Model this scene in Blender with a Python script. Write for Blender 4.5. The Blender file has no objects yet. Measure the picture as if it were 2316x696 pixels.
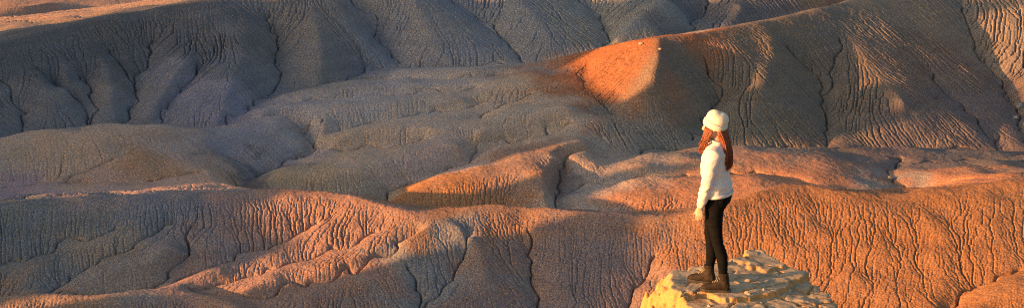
import bpy, bmesh, math, random, time
import numpy as np
from mathutils import Vector, Matrix
C = bpy.context.scene.collection
rad = math.radians
# ---------------------------------------------------------------- camera model (also used to survey the land)
PW, PH = 2316.0, 696.0
HFOV = math.radians(34.0)
FPX = (PW/2)/math.tan(HFOV/2)
PITCH = math.radians(15.0)
CAM_Z = 60.0

def ray(u, v):
    a = (u-PW/2)/FPX; b = -(v-PH/2)/FPX
    c, s = math.cos(PITCH), math.sin(PITCH)
    return (a, c + b*s, -s + b*c)          # x right, y forward, z up

def at_z(u, v, z):
    d = ray(u, v); t = (z-CAM_Z)/d[2]
    return (d[0]*t, d[1]*t, z)

# ---------------------------------------------------------------- log-polar survey grid (square cells)
T0, T1 = math.radians(-22.0), math.radians(22.0)
R0, R1 = 132.0, 350.0
NT = 1800
DT = (T1-T0)/(NT-1)
NR = int(math.log(R1/R0)/DT)+1

def grid_ij(x, y):
    return (np.log(np.hypot(x, y)/R0)/DT, (np.arctan2(x, y)-T0)/DT)   # row (range), col (azimuth)

# surveyed lines: (u, v, z).  'r' = crest, 'v' = channel
L = []
def R(*p): L.append(('r', p))
def V(*p): L.append(('v', p))
def S(*p): L.append(('s', p))   # plain surface height

def face(crest, base):
    """straight slope between a crest and its foot; returns z(u, v)"""
    cu, cv, cz = (np.array(q, float) for q in zip(*crest)); bu, bv, bz = (np.array(q, float) for q in zip(*base))
    def z(u, v):
        zc, zb = np.interp(u, cu, cz), np.interp(u, bu, bz)
        yc = at_z(u, np.interp(u, cu, cv), zc)[1]; yb = at_z(u, np.interp(u, bu, bv), zb)[1]
        d = ray(u, v); m = -d[2]/d[1]; k = (zc-zb)/(yc-yb)
        y = (CAM_Z-zb+k*yb)/(m+k)
        return CAM_Z-m*y
    return z
def on(F, *p): return [(u, v, F(u, v)+o) for u, v, o in p]
# ---- nearest ridge (the long wavy crest across the lower picture)
NEAR = [(-260,470,6.0),(0,455,6.0),(200,450,6.0),(350,441,6.0),(480,432,6.0),(560,428,5.8),(650,426,5.8),(750,432,5.6),(820,445,5.4),(880,467,5.0),(930,476,4.8),(1000,471,4.8),(1100,463,5.0),(1180,465,5.0),(1260,470,5.0),(1350,478,5.0),(1450,486,4.8),(1510,488,4.8),(1570,480,5.2),(1640,462,5.8),(1700,440,6.4),(1780,412,7.0),(1830,413,7.0),(1870,425,6.6),(1950,437,6.2),(2050,437,6.2),(2150,425,6.6),(2250,412,7.0),(2316,408,7.2),(2560,395,7.8)]
FOOT = [(-260,690,-.8),(0,680,-.6),(95,668,-.3),(250,666,-.3),(350,660,-.2),(430,664,-.4),(560,690,-.9),(700,722,-1.7),(950,760,-2.8),(1220,770,-3.3),(1600,725,-2.7),(1900,735,-1.3),(2150,745,-.6),(2316,750,-.2),(2560,750,0)]
R(*NEAR); S(*FOOT[6:])
N = face(NEAR, FOOT)
V(*on(N,(-260,600,-.6),(0,597,-.6),(120,562,-.6),(200,535,-.5),(270,505,-.3)))
V((95,668,-.3),*on(N,(160,627,-.35),(235,587,-.45),(310,550,-.4),(370,522,-.3),(400,497,-.2)))
R(*on(N,(130,652,.3),(250,612,.45),(350,575,.45),(420,548,.35)))
V((95,668,-.3),(230,668,-.4),(350,652,-.1),*on(N,(395,612,-.35),(415,587,-.5),(425,548,-.35),(440,510,-.2)))
V((350,652,-.1),*on(N,(450,613,-.35),(560,572,-.35),(650,537,-.3),(720,505,-.15)))
R(*on(N,(420,627,.2),(500,607,.15)))
V((430,658,-.3),*on(N,(520,636,-.2),(640,602,-.12),(760,562,-.12),(860,517,-.05)))
V((430,658,-.3),(560,672,-.6),*on(N,(660,652,-.25),(770,620,-.2),(880,572,-.2),(950,530,-.15)))
R(*on(N,(560,652,.15),(700,622,.15),(850,567,.2),(940,525,.3),(1010,497,.4)))
V((-260,700,-1.2),(0,690,-1.0),(95,668,-.3))
# foremost low hill, bottom left
R((-260,680,0.8),(0,668,0.8),(100,661,.8),(220,664,.7),(350,658,.6),(430,656,.5),(520,685,.2),(580,710,-.2))
S((-260,735,-1.2),(0,740,-1.2),(350,755,-1.8))
# shaded bowl, bottom middle
V((940,765,-3.0),*on(N,(955,700,-.5),(952,655,-.6),(935,612,-.4)))
V(*on(N,(955,700,-.5),(1010,640,-.5),(1045,590,-.35),(1060,545,-.2)))
R(*on(N,(1010,497,.45),(1050,520,.4),(1085,565,.3),(1100,620,.2)))
V((1220,775,-3.5),*on(N,(1215,695,-.7),(1210,640,-.6),(1195,580,-.35),(1185,530,-.15)))
V((1400,770,-3.4),*on(N,(1420,690,-.35),(1450,630,-.3),(1480,580,-.2)))
# right flank of the nearest ridge
R(*on(N,(2400,620,.6),(2316,645,.6),(2240,672,.6),(2180,715,.5)))
V(*on(N,(2400,585,-.3),(2316,612,-.3),(2210,645,-.4),(2140,700,-.5)))
S((1300,860,-6),(700,880,-6),(200,880,-6),(1800,880,-6),(2400,880,-6))
# ---- hidden trough behind the crest, and the valley floor
S((-260,455,4.0),(0,440,4.2),(200,432,4.2),(400,424,4.1),(520,414,4.1))
V((-100,433,3.6),(90,418,3.3),(210,412,3.4),(330,410,3.5),(430,398,3.6),(462,390,3.8))
V((540,445,.5),(620,455,.2),(700,460,0),(780,470,-.2),(840,480,-.5),(900,495,-.8),(960,500,-1),(1100,492,-.6),(1250,492,-.5),(1330,500,-.4),(1450,508,-.2),(1510,503,.1),(1600,485,.6),(1700,460,1.2))
V((1830,432,1.8),(1930,452,.8),(1990,458,.4),(2060,456,.3))
# ---- brown hill on the left
R((-200,345,6.6),(0,312,7.2),(100,293,7.5),(250,279,7.6),(350,282,7.2),(480,301,5.4),(600,311,3.9),(690,322,2.9))
S((60,340,6.4))
V((60,425,3.6),(140,397,4.3),(230,368,5.0),(300,345,5.6))
R((505,424,3.9),(480,402,4.0),(477,385,3.9),(488,364,3.5),(520,346,3.4),(580,338,3.3),(640,334,3.1),(690,332,2.6))
# ---- meandering wash
WASH = [(0,322,3.0),(150,300,3.0),(300,292,3.0),(440,292,3.0),(490,293,3.0),(520,268,3.6),(590,227,4.1),(680,206,4.4),(770,183,4.7),(830,158,5.0),(900,151,5.2),(1050,152,5.6),(1180,146,6.0),(1270,134,6.4),(1400,112,7.0),(1520,98,7.2),(1660,80,7.5),(1800,55,8.0),(1960,10,9)]
V((540,445,.5),(545,414,1.1),(600,388,1.3),(680,356,1.7),(713,330,1.8),(700,314,1.9),(640,302,2.1),(560,297,2.4),(490,293,2.7))
V((-200,355,2.8),*WASH)
# ---- lobes in the middle
R((570,412,2.08),(640,392,2.48),(720,384,2.78),(800,383,2.78),(870,372,2.88),(940,350,3.48),(1040,322,4.38))
V((690,352,1.90),(760,345,2.50),(900,328,3.10),(960,318,3.50))
R((735,330,3.58),(800,298,4.58),(880,285,4.98),(960,285,5.18),(1020,290,5.08))
V((716,322,2.10),(790,290,3.60),(850,275,4.10),(980,255,4.70),(1090,235,5.30))
R((530,283,4.48),(600,262,5.08),(680,258,5.28),(740,268,4.98),(715,300,3.78))
R((530,282,4.48),(620,238,5.48),(760,232,5.78),(900,235,5.78),(1050,220,6.38))
V((590,240,4.30),(760,222,4.80),(900,214,5.20),(1080,204,5.80))
R((640,214,5.18),(760,196,5.78),(900,196,6.08),(1050,190,6.58),(1200,185,7.18))
V((800,180,4.60),(900,178,5.10),(1000,180,5.50),(1150,172,6.10))
R((850,160,5.68),(950,163,6.08),(1100,160,6.68),(1230,152,7.38))
V((860,470,-0.60),(875,432,0.30),(960,402,1.10),(1060,366,1.90),(1080,340,2.50),(1170,318,3.30),(1280,290,4.30))
V((1060,270,4.80),(1130,240,5.50),(1200,215,6.20))
R((1080,300,4.88),(1180,270,5.78),(1290,240,6.88))
# lobe left of the cut bank
R((890,446,1.0),(960,424,1.9),(1060,394,2.7),(1160,366,3.4),(1240,340,4.1),(1330,310,4.9))
BASE = [(1262,405,1.2),(1285,372,2.0),(1340,358,2.2),(1450,348,2.1),(1600,330,1.9),(1750,333,1.3),(1900,331,.7),(2100,334,-.2),(2316,348,-1.1),(2560,370,-2)]
V((1262,485,-.4),(1258,440,.4),*BASE)
R((1238,466,1.0),(1232,430,1.9),(1236,390,2.9),(1262,355,3.7),(1330,335,4.0))
# ---- bench on the right
S((1300,440,0.80),(1350,400,1.80),(1450,375,2.60),(1600,360,2.48))
R((1345,445,0.90),(1420,425,1.70),(1520,410,2.06),(1640,400,2.24))
V((1290,430,0.70),(1400,412,1.50),(1480,400,1.90),(1570,398,1.78))
R((1400,408,1.90),(1440,396,2.30),(1500,392,2.33))
R((1660,372,2.67),(1760,352,2.83),(1860,352,2.48),(1930,375,1.84),(1960,410,1.13))
V((1640,395,1.84),(1700,388,1.93),(1780,400,1.66),(1850,418,1.51))
V((2060,446,0.29),(2020,410,0.63),(2000,385,0.89),(2050,368,0.92),(2010,350,1.36))
R((2075,425,0.83),(2085,395,1.40),(2150,372,1.68),(2250,372,1.53),(2400,385,0.91))
V((2070,372,1.05),(2200,356,1.00),(2316,365,0.40))
# ---- big hill on the right
RCREST = [(1272,136,8.4),(1330,113,9.8),(1400,96,11.4),(1490,84,13.0),(1560,79,13.0),(1640,63,13.1),(1740,45,13.3),(1850,20,13.8),(1930,0,14.2),(2060,-40,15.2),(2316,-90,16),(2560,-120,16.5)]
R(*RCREST)
RF_ = face(RCREST, BASE)
R(*on(RF_,(1490,84,0.05),(1493,120,0.6),(1478,170,0.75),(1450,218,0.5)))
S(*on(RF_,(1420,135,.35),(1400,185,.35)))
S(*on(RF_,(1330,150,-.25),(1320,190,-.3)))
R((1290,160,7.8),(1340,210,6.6),(1390,260,5.2))
V(*on(RF_,(1560,322,-0.14),(1610,270,-0.49),(1625,220,-0.63),(1605,160,-0.42),(1590,120,-0.14)))
R(*on(RF_,(1740,45,0.00),(1750,110,0.35),(1720,200,0.42),(1690,300,0.28)))
V(*on(RF_,(1872,330,-0.14),(1873,280,-0.63),(1865,220,-0.77),(1845,175,-0.70),(1800,130,-0.42),(1770,100,-0.14)))
V(*on(RF_,(1865,220,-0.70),(1890,150,-0.42),(1900,90,-0.14)))
R(*on(RF_,(1930,0,0.00),(1945,90,0.05),(1970,150,0.12),(2010,190,0.40),(2045,225,1.05),(2056,262,0.35)))
V(*on(RF_,(2335,345,-0.14),(2300,250,-0.91),(2265,190,-1.05),(2220,130,-0.98),(2190,70,-0.70),(2170,0,-0.28)))
V(*on(RF_,(2275,340,-0.14),(2240,305,-0.35),(2150,215,-0.35),(2090,150,-0.21)))
R(*on(RF_,(2316,60,0.35),(2400,150,0.56),(2440,300,0.28)))
# ---- back hills on the left
BCREST = [(-260,165,10.5),(0,98,12.4),(80,75,12.9),(150,58,13.2),(250,38,13.6),(350,17,14.1),(430,4,14.5),(520,-12,15),(700,-40,16.3),(900,-60,17),(1050,-75,17),(1250,-90,17),(1500,-80,16.5),(1900,-90,17)]
R(*BCREST)
B = face(BCREST, [(-260,355,2.8)]+WASH)
V(*on(B,(40,312,-0.12),(62,280,-0.50),(45,235,-0.56),(10,190,-0.37),(-20,150,-0.19)))
V(*on(B,(210,285,-0.19),(182,240,-0.56),(125,190,-0.50),(85,155,-0.19)))
V(*on(B,(285,280,-0.19),(306,225,-0.68),(312,170,-0.68),(340,120,-0.37),(350,85,-0.12)))
V(*on(B,(210,285,-0.19),(212,225,-0.43),(190,170,-0.31)))
V(*on(B,(310,195,-0.68),(270,140,-0.37),(240,105,-0.12)))
R(*on(B,(100,95,0.03),(95,170,0.14),(115,265,0.11)))
R(*on(B,(200,60,0.03),(150,140,0.14),(150,220,0.14),(160,280,0.09)))
R(*on(B,(235,130,0.05),(250,200,0.14),(255,270,0.09)))
R(*on(B,(480,30,0.09),(430,130,0.38),(370,210,0.25),(325,275,0.14)))
V(*on(B,(358,284,-0.12),(378,240,-0.31),(420,190,-0.31),(450,150,-0.19)))
R(*on(B,(560,40,0.14),(548,130,0.42),(520,205,0.51),(490,275,0.23)))
V(*on(B,(600,222,-0.12),(634,180,-0.56),(624,130,-0.74),(625,80,-0.56),(605,20,-0.19)))
R(*on(B,(700,10,0.14),(722,80,0.38),(730,140,0.42),(715,192,0.19)))
V(*on(B,(905,150,-0.12),(862,95,-0.62),(830,40,-0.56),(790,-10,-0.19)))
R(*on(B,(760,0,0.09),(812,80,0.23),(835,130,0.23)))
R(*on(B,(930,-20,0.14),(960,50,0.28),(1000,110,0.28),(1020,145,0.14)))
V(*on(B,(1185,144,-0.12),(1145,90,-0.62),(1080,45,-0.62),(1020,0,-0.43),(980,-30,-0.19)))
R(*on(B,(1150,-30,0.14),(1220,50,0.32),(1260,105,0.19)))
V(*on(B,(1380,114,-0.12),(1370,60,-0.50),(1330,10,-0.56),(1300,-30,-0.25)))
R(*on(B,(1390,92,0.23),(1450,35,0.55),(1520,0,0.42)))
V(*on(B,(1540,97,-0.12),(1575,45,-0.56),(1600,0,-0.50)))
R(*on(B,(1640,65,0.19),(1680,10,0.28)))
# ---- plain beyond, top left
S((-260,40,4),(0,50,4),(200,20,4.3),(420,-8,4.5))
R((-100,30,5.6),(60,14,6.2),(140,0,6.5))
S((600,-60,4.5),(1200,-100,6),(1800,-120,8))


def rasterise(n, m, f):
    """constraint rasters on grid reduced by factor f"""
    val = np.zeros((n, m)); cnt = np.zeros((n, m)); vm = np.zeros((n, m), bool); rm = np.zeros((n,m),bool)
    for kind, pts in L:
        P = [at_z(*p) for p in pts]
        for a, b in zip(P[:-1], P[1:]):
            ia, ja = grid_ij(a[0], a[1]); ib, jb = grid_ij(b[0], b[1])
            ns = int(max(abs(ia-ib), abs(ja-jb))/f*2)+2
            t = np.linspace(0, 1, ns)
            i = np.round((ia+(ib-ia)*t)/f).astype(int); j = np.round((ja+(jb-ja)*t)/f).astype(int)
            z = a[2]+(b[2]-a[2])*t
            ok = (i >= 0) & (i < n) & (j >= 0) & (j < m)
            np.add.at(val, (i[ok], j[ok]), z[ok]); np.add.at(cnt, (i[ok], j[ok]), 1)
            if kind == 'v': vm[i[ok], j[ok]] = True
            if kind == 'r': rm[i[ok], j[ok]] = True
    m_ = cnt > 0
    val[m_] /= cnt[m_]
    return val, m_, vm, rm

def nb(h):
    p = np.pad(h, 1, mode='edge')
    return p[:-2, 1:-1]+p[2:, 1:-1]+p[1:-1, :-2]+p[1:-1, 2:]

def resize(a, n, m):
    i = np.linspace(0, a.shape[0]-1, n); j = np.linspace(0, a.shape[1]-1, m)
    i0 = np.minimum(i.astype(int), a.shape[0]-2); j0 = np.minimum(j.astype(int), a.shape[1]-2)
    fi = (i-i0)[:, None]; fj = (j-j0)[None, :]
    A = a[i0][:, j0]; B = a[i0+1][:, j0]; C = a[i0][:, j0+1]; D = a[i0+1][:, j0+1]
    return (A*(1-fi)+B*fi)*(1-fj)+(C*(1-fi)+D*fi)*fj

def blur(a, s):
    r = int(s*3)+1
    k = np.exp(-0.5*(np.arange(-r, r+1)/s)**2); k /= k.sum()
    p = np.pad(a, ((r, r), (0, 0)), mode='edge'); o = np.zeros_like(a)
    for q in range(2*r+1): o += k[q]*p[q:q+a.shape[0]]
    p = np.pad(o, ((0, 0), (r, r)), mode='edge'); o2 = np.zeros_like(a)
    for q in range(2*r+1): o2 += k[q]*p[:, q:q+a.shape[1]]
    return o2

KD, LD = 0.06, 4.5      # dome curvature and reach in metres
def solve():
    h = d = None
    for f, its in ((16, 1500), (8, 700), (4, 350)):
        n, m = NR//f+1, NT//f+1
        val, msk, vm, rm = rasterise(n, m, f)
        rr = (R0*np.exp(np.arange(n)*f*DT))[:, None]
        c2 = (rr*DT*f)**2
        if d is None: d = np.zeros((n, m))
        else: d = resize(d, n, m)
        den = 4+c2/LD**2
        for _ in range(its):
            d = (nb(d)+KD*c2)/den
            d[vm] = 0
        tgt = np.where(rm, val-d, val)
        tgt = np.where(msk & ~vm & ~rm, val-d, tgt)
        if h is None: h = np.full((n, m), 3.0)
        else: h = resize(h, n, m)
        for _ in range(its):
            h = nb(h)/4
            h[msk] = tgt[msk]
    H = h+d
    return resize(H, NR, NT), resize(np.where(vm, 1.0, 0.0), NR, NT)

rng = np.random.default_rng(7)
def fnoise(wl, width=0.6, seed=0):
    """band-passed noise, wl in cells, unit variance"""
    g = np.random.default_rng(seed).standard_normal((NR, NT))
    F = np.fft.rfft2(g)
    ky = np.fft.fftfreq(NR)[:, None]; kx = np.fft.rfftfreq(NT)[None, :]
    k = np.hypot(kx, ky)+1e-9
    F *= np.exp(-0.5*(np.log(k*wl)/width)**2)
    o = np.fft.irfft2(F, (NR, NT))
    return o/o.std()

OFF = [(-1, -1), (-1, 0), (-1, 1), (0, -1), (0, 1), (1, -1), (1, 0), (1, 1)]
def flow(h, seed):
    """steepest-descent drainage area (in cells)"""
    g = np.random.default_rng(seed)
    n, m = h.shape
    p = np.pad(h, 1, mode='constant', constant_values=1e9)
    best = np.zeros((n, m)); rec = np.arange(n*m).reshape(n, m).copy(); idx = rec.copy()
    diag = .58+.26*g.random((n, m))
    for di, dj in OFF:
        s = h-p[1+di:1+di+n, 1+dj:1+dj+m]
        if di and dj: s = s*diag
        b = s > best
        best[b] = s[b]; rec[b] = (idx+di*m+dj)[b]
    order = np.argsort(-h, axis=None).tolist()
    rl = rec.ravel().tolist(); A = [1.0]*(n*m)
    for i in order:
        r = rl[i]
        if r != i: A[r] += A[i]
    return np.array(A).reshape(n, m), rec, order

def build():
    t0 = time.time()
    H, vm = solve()
    H = blur(H, 4)
    r = (R0*np.exp(np.arange(NR)*DT))[:, None]
    cell = r*DT
    c0 = 180*DT                                          # nominal cell, metres
    H += 0.08*fnoise(9/c0, .5, 1)
    gy, gx = np.gradient(blur(H, 1.2/c0)); sl0 = np.hypot(gx, gy)/cell
    mid = np.exp(-((r-209)/13)**4)                        # low, gently domed mounds of the basin stay smooth
    steep = np.clip((sl0-.06-.09*mid)/.28, 0, 1.3)
    print('solve', time.time()-t0)
    h = H.copy()
    # the surveyed washes cut narrow slots
    wx, wy = .35*fnoise(5/c0, .5, 41)/c0, .35*fnoise(5/c0, .5, 42)/c0
    slot = np.zeros((NR, NT))
    for kind, pts in L:
        if kind != 'v': continue
        P = [at_z(*p) for p in pts]
        for a, b in zip(P[:-1], P[1:]):
            ia, ja = grid_ij(a[0], a[1]); ib, jb = grid_ij(b[0], b[1])
            t = np.linspace(0, 1, int(max(abs(ia-ib), abs(ja-jb))*2)+2)
            i = ia+(ib-ia)*t; j = ja+(jb-ja)*t
            ii = np.clip(i, 0, NR-1).astype(int); jj = np.clip(j, 0, NT-1).astype(int)
            i = np.round(i+wx[ii, jj]).astype(int); j = np.round(j+wy[ii, jj]).astype(int)
            ok = (i >= 0) & (i < NR) & (j >= 0) & (j < NT)
            slot[i[ok], j[ok]] = 1
    h = h-.60*np.minimum(1, 1.8*blur(slot, .065/c0))-.5*blur(slot, .16/c0)-1.1*blur(slot, .5/c0)
    dens = fnoise(14/c0, .5, 9)
    # softer clay to the left and in the hills behind cracks deeper
    xg = r*np.sin(T0+np.arange(NT)*DT)[None, :]
    tt = np.clip((xg+38)/45, 0, 1); near = np.clip((204-r)/14, 0, 1)
    depth = (1.7-1.28*tt*tt*(3-2*tt))*near+(1.15-.5*mid)*(1-near)
    n1 = .009*fnoise(.5/c0, .4, 20)+.017*fnoise(3.0/c0, .5, 30)
    for it in range(3):
        A, rec, order = flow(h+n1*np.clip(sl0/.4, 0.1, 1.2)*[1, .5, .25][it], 50+it)
        am = A*cell**2                                  # m^2
        rill = np.clip((am-.2)/2.5, 0, 1)**.7*(.13+.87*np.clip((am/22)**.75, 0, 1.6))*np.minimum(steep*1.3, 1)*np.clip(1+.35*dens,.4,1.6)
        wash = np.clip((am-40)/250, 0, 1)**.5*(1-np.clip(steep, 0, .7))
        cut = 0.42*rill*depth+0.22*wash
        stri = .05*np.clip((am-.05)/.3, 0, 1)*np.clip(steep, 0, 1)
        c = 1.75*blur(cut, .05/c0)+.10*blur(cut, .16/c0)+.5*stri+.6*blur(stri, .08/c0)
        h = h-c*[.35, .35, .35][it]
        print('erode', it, time.time()-t0)
    h = h + (0.006+.006*steep)*fnoise(.42/c0, .5, 77)+.012*fnoise(1.4/c0, .5, 78)
    th = T0+np.arange(NT)*DT
    X = r*np.sin(th)[None, :]; Y = r*np.cos(th)[None, :]
    return X, Y, h, am
# ================================================================ scene basics
scene = bpy.context.scene
SUN_AZ = rad(-111.0)      # compass angle from the viewing direction, negative = left; beyond 90 = behind the camera
SUN_EL = rad(7.5)
w = bpy.data.worlds.new("World"); scene.world = w; w.use_nodes = True
nt = w.node_tree; bg = nt.nodes['Background']
sky = nt.nodes.new('ShaderNodeTexSky'); sky.sky_type = 'NISHITA'; sky.sun_disc = False
sky.sun_elevation = SUN_EL; sky.sun_rotation = SUN_AZ % (2*math.pi)
nt.links.new(sky.outputs[0], bg.inputs[0]); bg.inputs[1].default_value = 0.105; sky.ozone_density = 1.2; sky.dust_density = 3.0
sun = bpy.data.lights.new('sun', 'SUN'); sun.energy = 5.0; sun.angle = rad(0.55); sun.color = (1.0, 0.48, 0.165)
so = bpy.data.objects.new('sun', sun); C.objects.link(so)
sd = Vector((math.sin(SUN_AZ)*math.cos(SUN_EL), math.cos(SUN_AZ)*math.cos(SUN_EL), math.sin(SUN_EL)))
so.rotation_euler = sd.to_track_quat('Z', 'Y').to_euler()
cam = bpy.data.cameras.new('camera'); co = bpy.data.objects.new('camera', cam); C.objects.link(co)
cam.sensor_width = 36.0; cam.lens = 18.0/math.tan(HFOV/2); cam.clip_start = 0.3; cam.clip_end = 20000
co.location = (0, 0, CAM_Z); co.rotation_euler = (rad(90)-PITCH, 0, 0); scene.camera = co
scene.view_settings.view_transform = 'Standard'; scene.view_settings.look = 'None'
scene.view_settings.exposure = 1.35; scene.view_settings.gamma = 1.0
scene.view_settings.use_curve_mapping = False
scene.cycles.use_denoising = False; scene.cycles.filter_width = 1.05
scene.cycles.max_bounces = 4; scene.cycles.diffuse_bounces = 1

# ================================================================ materials
def new_mat(name):
    m = bpy.data.materials.new(name); m.use_nodes = True
    t = m.node_tree; b = t.nodes['Principled BSDF']
    return m, t, b
def node(t, kind, **kw):
    n = t.nodes.new(kind)
    for k, v in kw.items():
        if k in n.inputs: n.inputs[k].default_value = v
        else: setattr(n, k, v)
    return n
def noise(t, scale, detail=4, rough=.6, vec=None):
    n = node(t, 'ShaderNodeTexNoise'); n.inputs['Scale'].default_value = scale
    n.inputs['Detail'].default_value = detail; n.inputs['Roughness'].default_value = rough
    if vec is not None: t.links.new(vec, n.inputs['Vector'])
    return n
def ramp(t, fac, stops, interp='LINEAR'):
    r = node(t, 'ShaderNodeValToRGB'); e = r.color_ramp.elements; r.color_ramp.interpolation = interp
    while len(e) < len(stops): e.new(0.5)
    for el, (p, c) in zip(e, stops):
        el.position = p; el.color = (*c, 1) if len(c) == 3 else c
    t.links.new(fac, r.inputs[0]); return r
def mixc(t, fac, a, b, mode='MIX'):
    n = node(t, 'ShaderNodeMix'); n.data_type = 'RGBA'; n.blend_type = mode
    for s, x in ((0, fac), (6, a), (7, b)):
        if isinstance(x, (int, float)): n.inputs[s].default_value = x
        elif isinstance(x, tuple): n.inputs[s].default_value = (*x, 1)
        else: t.links.new(x, n.inputs[s])
    return n.outputs[2]

def soil_material():
    m, t, b = new_mat('badland_clay')
    pos = node(t, 'ShaderNodeNewGeometry').outputs['Position']
    at = node(t, 'ShaderNodeAttribute'); at.attribute_name = 'soil'
    base = at.outputs['Color']
    n1 = noise(t, .05, 4, .6, pos)
    patch = ramp(t, n1.outputs[0], [(.35, (.88, .94, 1.04)), (.65, (1.1, 1.0, .9))])
    base = mixc(t, 1.0, base, patch.outputs[0], 'MULTIPLY')
    n2 = noise(t, 5.0, 4, .8, pos)
    n4 = noise(t, 6.5, 2, .7, pos)
    hue = ramp(t, n4.outputs[0], [(.34, (.84, .90, 1.22)), (.5, (1, 1, 1)), (.66, (1.16, 1.02, .78))])
    base = mixc(t, 1.0, base, hue.outputs[0], 'MULTIPLY')
    sp = ramp(t, n2.outputs[0], [(.32, (.45, .45, .48)), (.5, (1, 1, 1)), (.68, (1.62, 1.57, 1.48))])
    base = mixc(t, 1.0, base, sp.outputs[0], 'MULTIPLY')
    t.links.new(base, b.inputs['Base Color'])
    b.inputs['Roughness'].default_value = .95; b.inputs['Specular IOR Level'].default_value = .15
    n3 = noise(t, 3.0, 6, .72, pos)
    bp = node(t, 'ShaderNodeBump'); bp.inputs['Strength'].default_value = 0.6; bp.inputs['Distance'].default_value = .09
    t.links.new(n3.outputs[0], bp.inputs['Height']); t.links.new(bp.outputs[0], b.inputs['Normal'])
    return m
M_SOIL = soil_material()

# ================================================================ terrain mesh
X, Y, H, AM = build()
def grid_mesh(name, X, Y, Z, mat, soil=None):
    n, m = Z.shape
    me = bpy.data.meshes.new(name)
    co_ = np.stack([X, Y, Z], -1).reshape(-1, 3).astype(np.float32)
    i = (np.arange(n-1)[:, None]*m+np.arange(m-1)[None, :]).ravel()
    q = np.stack([i, i+1, i+m+1, i+m], -1).astype(np.int32)
    me.vertices.add(len(co_)); me.vertices.foreach_set('co', co_.ravel())
    me.loops.add(q.size); me.loops.foreach_set('vertex_index', q.ravel())
    me.polygons.add(len(q)); me.polygons.foreach_set('loop_start', np.arange(0, q.size, 4, dtype=np.int32))
    me.update(calc_edges=True)
    me.polygons.foreach_set('use_smooth', np.ones(len(q), bool))
    if soil is not None:
        a = me.color_attributes.new('soil', 'FLOAT_COLOR', 'POINT')
        a.data.foreach_set('color', soil.reshape(-1).astype(np.float32))
    me.materials.append(mat)
    o = bpy.data.objects.new(name, me); C.objects.link(o); return o
# soils: clay colours, some with sunlit or shaded tones painted in, placed where they lie on the ground
BED_TONES = [  # u, v, z, radius (m), colour
 (1700,560,2,16,(0.340,0.170,0.085)), (2150,520,4,20,(0.340,0.165,0.075)), (1100,520,3,16,(0.340,0.180,0.100)), (700,500,4,13,(0.380,0.225,0.165)),
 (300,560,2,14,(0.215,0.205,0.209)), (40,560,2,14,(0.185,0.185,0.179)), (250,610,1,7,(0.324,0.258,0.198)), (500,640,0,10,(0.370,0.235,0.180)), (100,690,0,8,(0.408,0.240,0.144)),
 (980,620,0,7,(0.249,0.238,0.220)), (1280,600,1,12,(0.249,0.194,0.180)), (300,425,4,9,(0.500,0.320,0.250)), (60,430,4,7,(0.408,0.279,0.270)), (480,420,4,5,(0.500,0.330,0.250)),  # pale pink floor sediment brightened for missing sun; bowl greyed like its shadow
 (150,350,6,11,(0.488,0.335,0.234)), (420,340,6,9,(0.475,0.323,0.240)), (340,385,4,6,(.42,.225,.12)), (590,330,4,7,(0.343,0.280,0.270)),  # orange entry on the brown hill paints its sunlit patch
 (700,390,3,7,(0.419,0.306,0.206)), (840,310,5,10,(0.488,0.352,0.257)), (1050,430,2,9,(.43,.205,.09)), (1000,330,4,8,(0.461,0.340,0.279)),  # orange lobe flank has its sunlit tone put into the colour
 (800,230,5,16,(0.413,0.347,0.306)), (1100,240,6,14,(0.468,0.352,0.262)), (950,170,6,12,(0.413,0.353,0.324)), (1180,380,3,7,(0.306,0.200,0.150)),
 (1330,420,2,8,(0.432,0.336,0.270)), (1480,440,2,8,(0.470,0.225,0.120)), (1500,370,3,9,(0.432,0.314,0.228)), (1780,370,4,10,(0.470,0.225,0.120)), (2000,390,3,6,(0.260,0.240,0.215)), (2200,390,4,11,(0.470,0.225,0.120)),  # orange bench entries coloured to look sunlit
 (1390,150,9,14,(0.360,0.140,0.060)), (1450,105,11,8,(0.350,0.135,0.060)), (1600,180,9,14,(0.193,0.160,0.121)), (1600,300,5,12,(0.235,0.215,0.180)), (1870,120,11,15,(0.194,0.160,0.126)), (1980,240,8,10,(0.212,0.153,0.131)), (2180,120,12,14,(0.208,0.155,0.131)), (2200,270,6,12,(0.197,0.164,0.140)), (1900,300,5,9,(0.193,0.164,0.140)),  # red knoll entries deepen its sunlit orange by colour
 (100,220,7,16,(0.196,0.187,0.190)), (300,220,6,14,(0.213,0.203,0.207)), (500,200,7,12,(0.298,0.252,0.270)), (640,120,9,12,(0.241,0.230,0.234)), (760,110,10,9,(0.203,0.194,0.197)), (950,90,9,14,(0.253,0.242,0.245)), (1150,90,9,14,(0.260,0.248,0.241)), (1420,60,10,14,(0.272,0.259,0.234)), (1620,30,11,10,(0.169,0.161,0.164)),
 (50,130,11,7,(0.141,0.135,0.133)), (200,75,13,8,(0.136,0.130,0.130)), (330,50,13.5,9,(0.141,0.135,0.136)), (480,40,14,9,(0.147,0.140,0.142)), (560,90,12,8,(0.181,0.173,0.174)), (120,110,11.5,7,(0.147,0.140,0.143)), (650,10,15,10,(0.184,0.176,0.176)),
 (545,380,3,5,(0.150,0.132,0.132)), (620,362,3,3,(0.160,0.142,0.140)), (1262,410,2,3,(0.200,0.165,0.150)), (1650,360,3,7,(0.460,0.225,0.120)), (1560,410,2,7,(0.450,0.220,0.120)), (1880,370,3,7,(0.460,0.220,0.120)),  # darkest entries paint the wash bank's shade; orange ones the bench's sunlight
 (100,20,5,30,(0.400,0.260,0.190)), (400,-10,5,30,(0.400,0.260,0.190))]
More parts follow.
